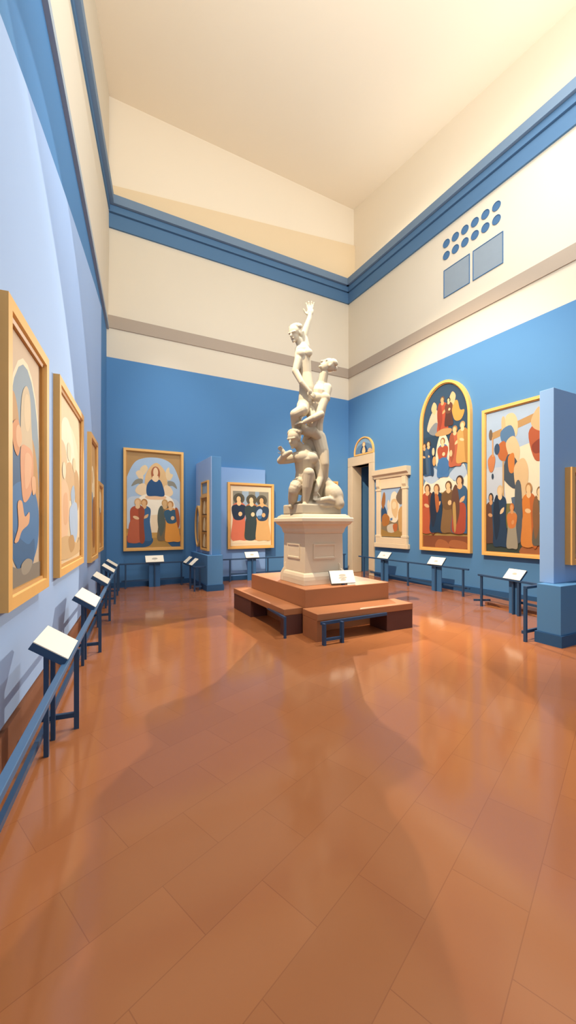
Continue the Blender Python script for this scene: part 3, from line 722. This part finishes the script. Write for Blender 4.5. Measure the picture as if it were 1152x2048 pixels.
mb = MB(); mb.box(.01, .30, 0, .13, 0, .285, WOOD_DK); mb.build('leg', t)
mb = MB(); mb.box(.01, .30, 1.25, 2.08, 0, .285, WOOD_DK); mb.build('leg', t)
mb = MB(); mb.box(-.05, -.02, -.12, -.09, 0, .30, RAIL); mb.build('metal_leg', t)
mb = MB(); mb.bar((-.035, -.1, .285), (.02, .6, .285), .03, .03, RAIL); mb.build('metal_bar', t)

t = thing('pedestal', 'tall cream stone pedestal with recessed panels under the statue', 'pedestal', (3.40, 5.57, .64), 0)
def lathe_sq(levels, m, nm):
    """square mouldings: list of (half width, z)"""
    mb = MB()
    mb.rings([[(-w, -w, z), (w, -w, z), (w, w, z), (-w, w, z)] for w, z in levels], m)
    return mb.build(nm, t, bevel=.006)
lathe_sq([(.405, 0), (.405, .08), (.40, .13), (.385, .17), (.365, .19)], PED, 'base')
for sx in (-1, 1):
    for sy in (-1, 1):
        if sx == sy: continue
        mb = MB(); mb.prism([(.33, 0.0), (.415, 0), (.415, .12), (.405, .18), (.385, .22), (.365, .235), (.36, .30), (.33, .33)], PED, 'y', -.07, .07)
        o = mb.build('corner_scroll', t, bevel=.008); o.rotation_euler = (0, 0, math.atan2(sy, sx)); o.location = (sx * .08, sy * .08, 0)
lathe_sq([(.362, .19), (.355, .80)], PED, 'shaft')
for rz in (0, -PI / 2):
    mb = MB()
    o1 = [(-.21, .40), (.21, .40), (.21, .64), (-.21, .64)]
    R = [[(p[0], y, p[1]) for p in o_] for o_, y in ((o1, -.352), (o1, -.372), (offset_in(o1, .025), -.372), (offset_in(o1, .03), -.362))]
    mb.rings(R, PED, cap=False); f = mb.face(R[-1], PED)
    o = mb.build('recessed_panel', t); o.rotation_euler = (0, 0, rz)
lathe_sq([(.36, .80), (.375, .83), (.385, .88), (.41, .92), (.455, .955), (.465, .985), (.485, .99), (.485, 1.045), (.47, 1.055)], PED, 'cornice')
lathe_sq([(.45, 1.055), (.43, 1.085), (.40, 1.10), (.395, 1.11)], PLASTER, 'top_step')

t, P, slab = board('white information board standing on the platform in front of the pedestal', (3.60, 4.97, .67), math.radians(-10), w=.41, d_=.21, tilt=62, post=False, hgt=.1)
t.location.z = 0
mb = MB(); mb.box(-.02, .02, .01, .04, .64, .70, RAIL); mb.build('foot', t)
smudge(t, P, .12, .035, .13); smudge(t, P, .14, .03, .09); smudge(t, P, .10, .03, .055)

# ------------------------------------------------------------------ the statue: a plain three-figure plaster group
SC = 6.5 / 780.0
def sp(px, py, w=0.0):
    """statue coordinates: u across, w away from the viewer, v up; measured from the top of the pedestal"""
    return Vector(((px - 622.0) * SC, w, 1.6 + (1047 - py) * SC - 1.75))
def tube(mb, pts, rad, m, n=14):
    """tapered limb with rounded ends"""
    pts = [Vector(p) for p in pts]
    rings = []
    P_, R_ = [], []
    # densify
    k = len(pts)
    for i in range(k - 1):
        for j in range(4):
            tt = j / 4; P_.append(pts[i].lerp(pts[i + 1], tt)); R_.append(rad[i] + (rad[i + 1] - rad[i]) * tt)
    P_.append(pts[-1]); R_.append(rad[-1])
    def frame(d_):
        u = Vector((0, 1, 0)) if abs(d_.y) < .9 else Vector((1, 0, 0))
        a_ = d_.cross(u).normalized(); return a_, d_.cross(a_).normalized()
    d0 = (P_[1] - P_[0]).normalized(); d1 = (P_[-1] - P_[-2]).normalized()
    seq = [(P_[0] - d0 * R_[0] * math.sin(e), R_[0] * math.cos(e), d0) for e in (1.45, 1.1, .7, .35)]
    for i in range(len(P_)):
        d_ = (P_[min(i + 1, len(P_) - 1)] - P_[max(i - 1, 0)]).normalized(); seq.append((P_[i], R_[i], d_))
    seq += [(P_[-1] + d1 * R_[-1] * math.sin(e), R_[-1] * math.cos(e), d1) for e in (.35, .7, 1.1, 1.45)]
    for c_, r_, d_ in seq:
        a_, b_ = frame(d_)
        rings.append([c_ + a_ * r_ * math.cos(2 * PI * j / n) + b_ * r_ * math.sin(2 * PI * j / n) for j in range(n)])
    mb.rings(rings, m)
def blob(mb, c_, r, m, rot=None, n=14):
    c_ = Vector(c_); rings = []
    M = rot.to_matrix() if rot else Matrix.Identity(3)
    for i in range(1, n):
        th = PI * i / n
        rings.append([c_ + M @ Vector((r[0] * math.sin(th) * math.cos(2 * PI * j / 18), r[1] * math.sin(th) * math.sin(2 * PI * j / 18), -r[2] * math.cos(th))) for j in range(18)])
    mb.rings(rings, m)
from mathutils import Euler
def head(mb, c_, size, face, m, up=(0, 0, 1), hair='short'):
    """head of height 2*size at c_, looking along face"""
    f = Vector(face).normalized(); u = Vector(up); s_ = f.cross(u).normalized(); u = s_.cross(f).normalized()
    c_ = Vector(c_); R = Matrix((s_, f, u)).transposed()
    E = R.to_euler()
    g = lambda x, y, z: c_ + R @ Vector((x * size, y * size, z * size))
    blob(mb, g(0, -.08, .22), (.70 * size, .82 * size, .76 * size), m, E)
    blob(mb, g(0, .20, -.30), (.50 * size, .56 * size, .66 * size), m, E)
    tube(mb, [g(0, .70, .12), g(0, .92, -.18)], [.09 * size, .14 * size], m, 8)             # nose
    tube(mb, [g(-.42, .62, .16), g(0, .74, .18), g(.42, .62, .16)], [.10 * size] * 3, m, 8)  # brow
    for q in (-1, 1):
        blob(mb, g(q * .26, .62, -.0), (.11 * size, .08 * size, .08 * size), m, E, 8)       # eyes
        blob(mb, g(q * .66, -.02, -.06), (.08 * size, .16 * size, .24 * size), m, E, 8)     # ears
    tube(mb, [g(-.18, .70, -.46), g(0, .78, -.44), g(.18, .70, -.46)], [.06 * size, .08 * size, .06 * size], m, 8)
    blob(mb, g(0, .62, -.78), (.22 * size, .2 * size, .17 * size), m, E, 8)                 # chin
    for i in range(7):                                                                       # rows of hair locks
        a_ = -1.3 + i * .43
        blob(mb, g(.62 * math.sin(a_), -.35 + .2 * math.cos(a_), .55 + .30 * math.cos(a_)), (.3 * size, .42 * size, .28 * size), m, E, 8)
    if hair == 'bun': blob(mb, g(0, -.80, .45), (.36 * size, .34 * size, .34 * size), m, E, 10)
def hand(mb, wrist, dirv, palm_n, size, m, curl=.5, spread=.16):
    d_ = Vector(dirv).normalized(); nrm = Vector(palm_n); nrm = (nrm - d_ * nrm.dot(d_)).normalized(); s_ = d_.cross(nrm).normalized()
    w_ = Vector(wrist); E = Matrix((s_, nrm, d_)).transposed().to_euler()
    blob(mb, w_ + d_ * size * .28, (.24 * size, .12 * size, .32 * size), m, E, 10)
    for i, (off, ln) in enumerate(((-.17, .42), (-.06, .48), (.06, .45), (.17, .36))):
        b_ = w_ + d_ * size * .50 + s_ * size * off
        dd = (d_ + s_ * (off * spread * 6)).normalized()
        k1 = b_ + dd * ln * size * .42 + nrm * curl * .05 * size
        k2 = k1 + (dd + nrm * curl * .7).normalized() * ln * size * .33
        k3 = k2 + (dd + nrm * curl * 1.5).normalized() * ln * size * .27
        tube(mb, [b_, k1, k2, k3], [.066 * size, .06 * size, .053 * size, .043 * size], m, 8)
    b_ = w_ + d_ * size * .14 - s_ * size * .2
    tube(mb, [b_, b_ + (d_ * .6 - s_ * .7) * size * .22, b_ + (d_ * .95 - s_ * .75 + nrm * .3) * size * .36], [.085 * size, .07 * size, .05 * size], m, 8)

def finish(mb, name, parent, vox=.0075):
    o = mb.build(name, parent, smooth=True)
    r = o.modifiers.new('fuse', 'REMESH'); r.mode = 'VOXEL'; r.voxel_size = vox; r.use_smooth_shade = True
    sm = o.modifiers.new('soften', 'SMOOTH'); sm.factor = .5; sm.iterations = 2
    return o

st = thing('statue', 'tall cream plaster statue of three entwined figures on the central pedestal', 'statue', (3.40, 5.57, 1.75), math.radians(-27.8))
m = PLASTER
# rough block and mound the figures stand on
mb = MB(); mb.prism([(-.44, -.36), (.40, -.36), (.46, -.30), (.46, .36), (-.46, .36), (-.46, -.28)], m, 'z', 0.0, .16)
o = mb.build('block', st, bevel=.02); o.rotation_euler = (0, 0, math.radians(27.8)); o.scale = (.86, .86, 1)
mb = MB()
blob(mb, sp(622, 1012, .02), (.42, .34, .10), m)
blob(mb, sp(662, 990, -.02), (.17, .2, .22), m, Euler((0, -.5, 0)))
tube(mb, [sp(649, 962, -.05), sp(662, 985, -.08), sp(672, 1008, -.12)], [.07, .12, .10], m)
tube(mb, [sp(676, 1006, -.05), sp(648, 1000, -.25), sp(630, 1004, -.27)], [.07, .05, .045], m)
tube(mb, [sp(626, 975, .1), sp(622, 1000, .08)], [.16, .2], m)
finish(mb, 'rocky_mound', st, .014)

# lower figure: kneeling low, head bowed, left elbow out
mb = MB()
pel = sp(604, 968, -.02)
tube(mb, [sp(604, 972, -.02), sp(606, 945, -.06), sp(606, 922, -.10), sp(604, 905, -.08)], [.165, .150, .175, .13], m)
blob(mb, sp(599, 918, -.2), (.13, .08, .10), m); blob(mb, sp(617, 920, -.18), (.12, .08, .10), m)
tube(mb, [sp(604, 905, -.08), sp(592, 893, -.16)], [.085, .075], m)
head(mb, sp(585, 883, -.21), .150, (-.55, -.75, -.35), m)
tube(mb, [sp(590, 916, -.12), sp(571, 922, -.17), sp(558, 925, -.20)], [.088, .072, .058], m)
tube(mb, [sp(558, 925, -.20), sp(566, 917, -.30), sp(577, 912, -.36)], [.058, .05, .036], m)
hand(mb, sp(566, 913, -.32), (-.5, -.1, .55), (0.2, -.9, -.2), .15, m, .9, .04)
tube(mb, [sp(623, 914, -.08), sp(634, 936, -.10), sp(636, 958, -.14)], [.088, .074, .058], m)
tube(mb, [sp(636, 958, -.14), sp(630, 975, -.22), sp(626, 986, -.26)], [.058, .05, .036], m)
hand(mb, sp(626, 986, -.26), (-.1, -.2, -1), (0, -1, .2), .16, m, .5, .05)
tube(mb, [sp(597, 968, -.08), sp(588, 975, -.30), sp(584, 985, -.32)], [.125, .105, .085], m)   # thigh forward
tube(mb, [sp(584, 982, -.32), sp(582, 1000, -.22), sp(580, 1013, -.12)], [.088, .08, .05], m)   # shin
tube(mb, [sp(613, 962, -.08), sp(612, 952, -.36)], [.125, .092], m)
tube(mb, [sp(612, 952, -.36), sp(609, 978, -.34), sp(606, 1006, -.30)], [.09, .082, .05], m)
tube(mb, [sp(606, 1009, -.28), sp(602, 1013, -.40)], [.048, .034], m)
tube(mb, [sp(580, 1013, -.12), sp(577, 1014, -.24)], [.048, .034], m)
finish(mb, 'lower_figure', st)

# middle figure: standing upright behind, head thrown back to the right
mb = MB()
tube(mb, [sp(626, 872, .06), sp(628, 845, .02), sp(631, 812, -.02), sp(636, 786, -.02), sp(639, 772, 0)], [.145, .125, .155, .16, .10], m)
tube(mb, [sp(640, 770, 0), sp(645, 748, -.02)], [.082, .07], m)
head(mb, sp(652, 733, -.03), .142, (-.62, -.30, .55), m, (.3, 0, 1), 'bun')
blob(mb, sp(630, 800, -.12), (.11, .08, .09), m); blob(mb, sp(644, 800, -.12), (.10, .08, .09), m)
tube(mb, [sp(650, 778, -.04), sp(645, 802, -.12), sp(634, 832, -.2)], [.088, .075, .062], m)     # right arm down
tube(mb, [sp(636, 836, -.22), sp(620, 846, -.30), sp(604, 853, -.30)], [.062, .054, .038], m)
hand(mb, sp(604, 853, -.30), (-1, 0, -.1), (.1, .6, -.8), .17, m, .6, .06)
tube(mb, [sp(622, 786, .02), sp(606, 806, .02), sp(596, 832, -.06)], [.085, .072, .06], m)        # left arm holds
tube(mb, [sp(596, 832, -.06), sp(594, 842, -.18)], [.06, .046], m)
hand(mb, sp(594, 842, -.18), (.2, -1, 0), (.6, 0, -.6), .16, m, .6, .06)
tube(mb, [sp(634, 876, .0), sp(641, 905, -.08), sp(644, 930, -.12)], [.125, .105, .082], m)      # leg
tube(mb, [sp(644, 930, -.12), sp(643, 960, -.06), sp(636, 992, -.02)], [.08, .078, .048], m)
tube(mb, [sp(636, 996, -.02), sp(628, 1003, -.14)], [.05, .036], m)
tube(mb, [sp(620, 876, .08), sp(621, 920, .14), sp(622, 996, .16)], [.125, .095, .06], m)
finish(mb, 'middle_figure', st)

# upper figure: raised on the middle one's shoulder, one arm stretched up
mb = MB()
tube(mb, [sp(609, 808, -.06), sp(610, 780, -.06), sp(607, 750, -.05), sp(603, 722, -.05), sp(602, 704, -.04), sp(601, 695, -.03)], [.135, .125, .105, .125, .135, .09], m)
blob(mb, sp(598, 714, -.15), (.075, .06, .07), m); blob(mb, sp(612, 712, -.14), (.075, .06, .07), m)
tube(mb, [sp(600, 696, -.03), sp(594, 684, -.06)], [.07, .062], m)
head(mb, sp(587, 672, -.09), .142, (-.6, -.7, -.38), m)
tube(mb, [sp(607, 694, -.02), sp(604, 674, -.02), sp(610, 654, -.02)], [.078, .064, .054], m)    # raised arm
tube(mb, [sp(610, 654, -.02), sp(615, 640, -.02), sp(617, 630, -.02)], [.053, .044, .033], m)
hand(mb, sp(617, 632, -.02), (.02, 0, 1), (-.3, -1, 0), .235, m, .3, .30)
tube(mb, [sp(596, 702, -.06), sp(593, 727, -.14), sp(587, 750, -.18)], [.078, .066, .056], m)    # other arm down
tube(mb, [sp(587, 750, -.18), sp(599, 775, -.24), sp(612, 790, -.24)], [.055, .047, .034], m)
hand(mb, sp(612, 790, -.24), (.7, 0, -.7), (0, .8, -.3), .17, m, .5, .06)
tube(mb, [sp(604, 812, -.06), sp(600, 830, -.26), sp(586, 838, -.30)], [.115, .10, .08], m)      # thigh, folded leg
tube(mb, [sp(586, 838, -.30), sp(588, 858, -.16), sp(596, 866, .0)], [.078, .07, .045], m)
tube(mb, [sp(614, 812, -.02), sp(622, 838, -.12), sp(618, 856, -.16)], [.11, .09, .075], m)
tube(mb, [sp(618, 856, -.16), sp(612, 872, -.05), sp(606, 880, .06)], [.072, .066, .042], m)
finish(mb, 'upper_figure', st)
# sweep of cloth binding the group together
mb = MB()
tube(mb, [sp(590, 845, -.02), sp(602, 862, -.12), sp(622, 868, -.16), sp(636, 880, -.06)], [.07, .09, .09, .06], m)
tube(mb, [sp(628, 880, .04), sp(630, 915, .02), sp(627, 950, .04), sp(626, 985, .06)], [.10, .10, .12, .16], m)
tube(mb, [sp(616, 885, .02), sp(612, 905, .04), sp(610, 930, .10)], [.09, .10, .10], m)
finish(mb, 'drapery', st, .013)

# ------------------------------------------------------------------ light
W = bpy.data.worlds.new('World'); S.world = W; W.use_nodes = True
bg = W.node_tree.nodes['Background']
bg.inputs['Color'].default_value = (1, 1, 1, 1); bg.inputs['Strength'].default_value = 0.8

def area(name, loc, target, sx, sy, power, col=(1, .93, .82), spread=180):
    l = bpy.data.lights.new(name, 'AREA'); l.shape = 'RECTANGLE'; l.size = sx; l.size_y = sy; l.energy = power; l.color = col
    l.spread = math.radians(spread)
    o = bpy.data.objects.new(name, l); COL.objects.link(o); o.location = loc
    o.rotation_euler = (Vector(target) - Vector(loc)).to_track_quat('-Z', 'Y').to_euler()
    return o
def spot(name, loc, target, angle, power, col=(1, .93, .82), blend=.02, size=.03):
    l = bpy.data.lights.new(name, 'SPOT'); l.energy = power; l.color = col; l.spot_size = math.radians(angle); l.spot_blend = blend; l.shadow_soft_size = size
    o = bpy.data.objects.new(name, l); COL.objects.link(o); o.location = loc
    o.rotation_euler = (Vector(target) - Vector(loc)).to_track_quat('-Z', 'Y').to_euler()
    return o
area('fill_overhead', (5.0, 3.2, 10.9), (5.9, 6.6, 0), 4.0, 2.6, 230, (.97, .99, 1), 116)  # unseen fill light added high up, no window there
area('fill_ceiling', (2.9, 0.8, 6.5), (3.3, 5.0, 12.0), 4.0, 2.0, 560, (.94, .99, 1))  # added lamp out of view that brightens the ceiling
area('fill_cornice', (7.98, 5.5, 9.75), (5.0, 5.6, 12.0), 9.0, 0.14, 48, (.97, 1, 1))  # unseen strip added above the right cornice to lift ceiling and upper walls
spot('spot_right_wide', (0.3, 4.4, 9.9), (7.95, 7.0, 0.5), 60, 6300, (1, .81, .58), .6)
spot('spot_left_wall', (6.5, 4.0, 10.5), (-0.4, 4.2, 0.0), 42, 1450, (1, .97, .92))
spot('fill_pier', (0.75, 8.3, 9.6), (3.0, 9.9, 1.2), 44, 1200, (1, .96, .9), 1.0)  # unseen spot added to brighten the pier's left face
spot('spot_behind_statue', (6.9, 10.3, 4.4), (2.5, 3.7, 1.95), 50, 2700, (1, .88, .70), .02, .03)

# ------------------------------------------------------------------ camera and view
cam = bpy.data.cameras.new('camera'); co = bpy.data.objects.new('camera', cam); COL.objects.link(co)
cam.sensor_fit = 'HORIZONTAL'; cam.sensor_width = 36.0; cam.lens = 780.0 / 1152.0 * 36.0
cam.shift_y = 23.0 / 1152.0; cam.clip_start = 0.02; cam.clip_end = 200
co.location = (0, 0, 1.6)
co.rotation_euler = (PI / 2, 0, -math.atan2(0.4662, 0.8847))
S.camera = co
vs = S.view_settings
S.display_settings.display_device = 'sRGB'
vs.view_transform = 'Standard'; vs.look = 'None'; vs.exposure = 0.0; vs.gamma = 1.0; vs.use_curve_mapping = False
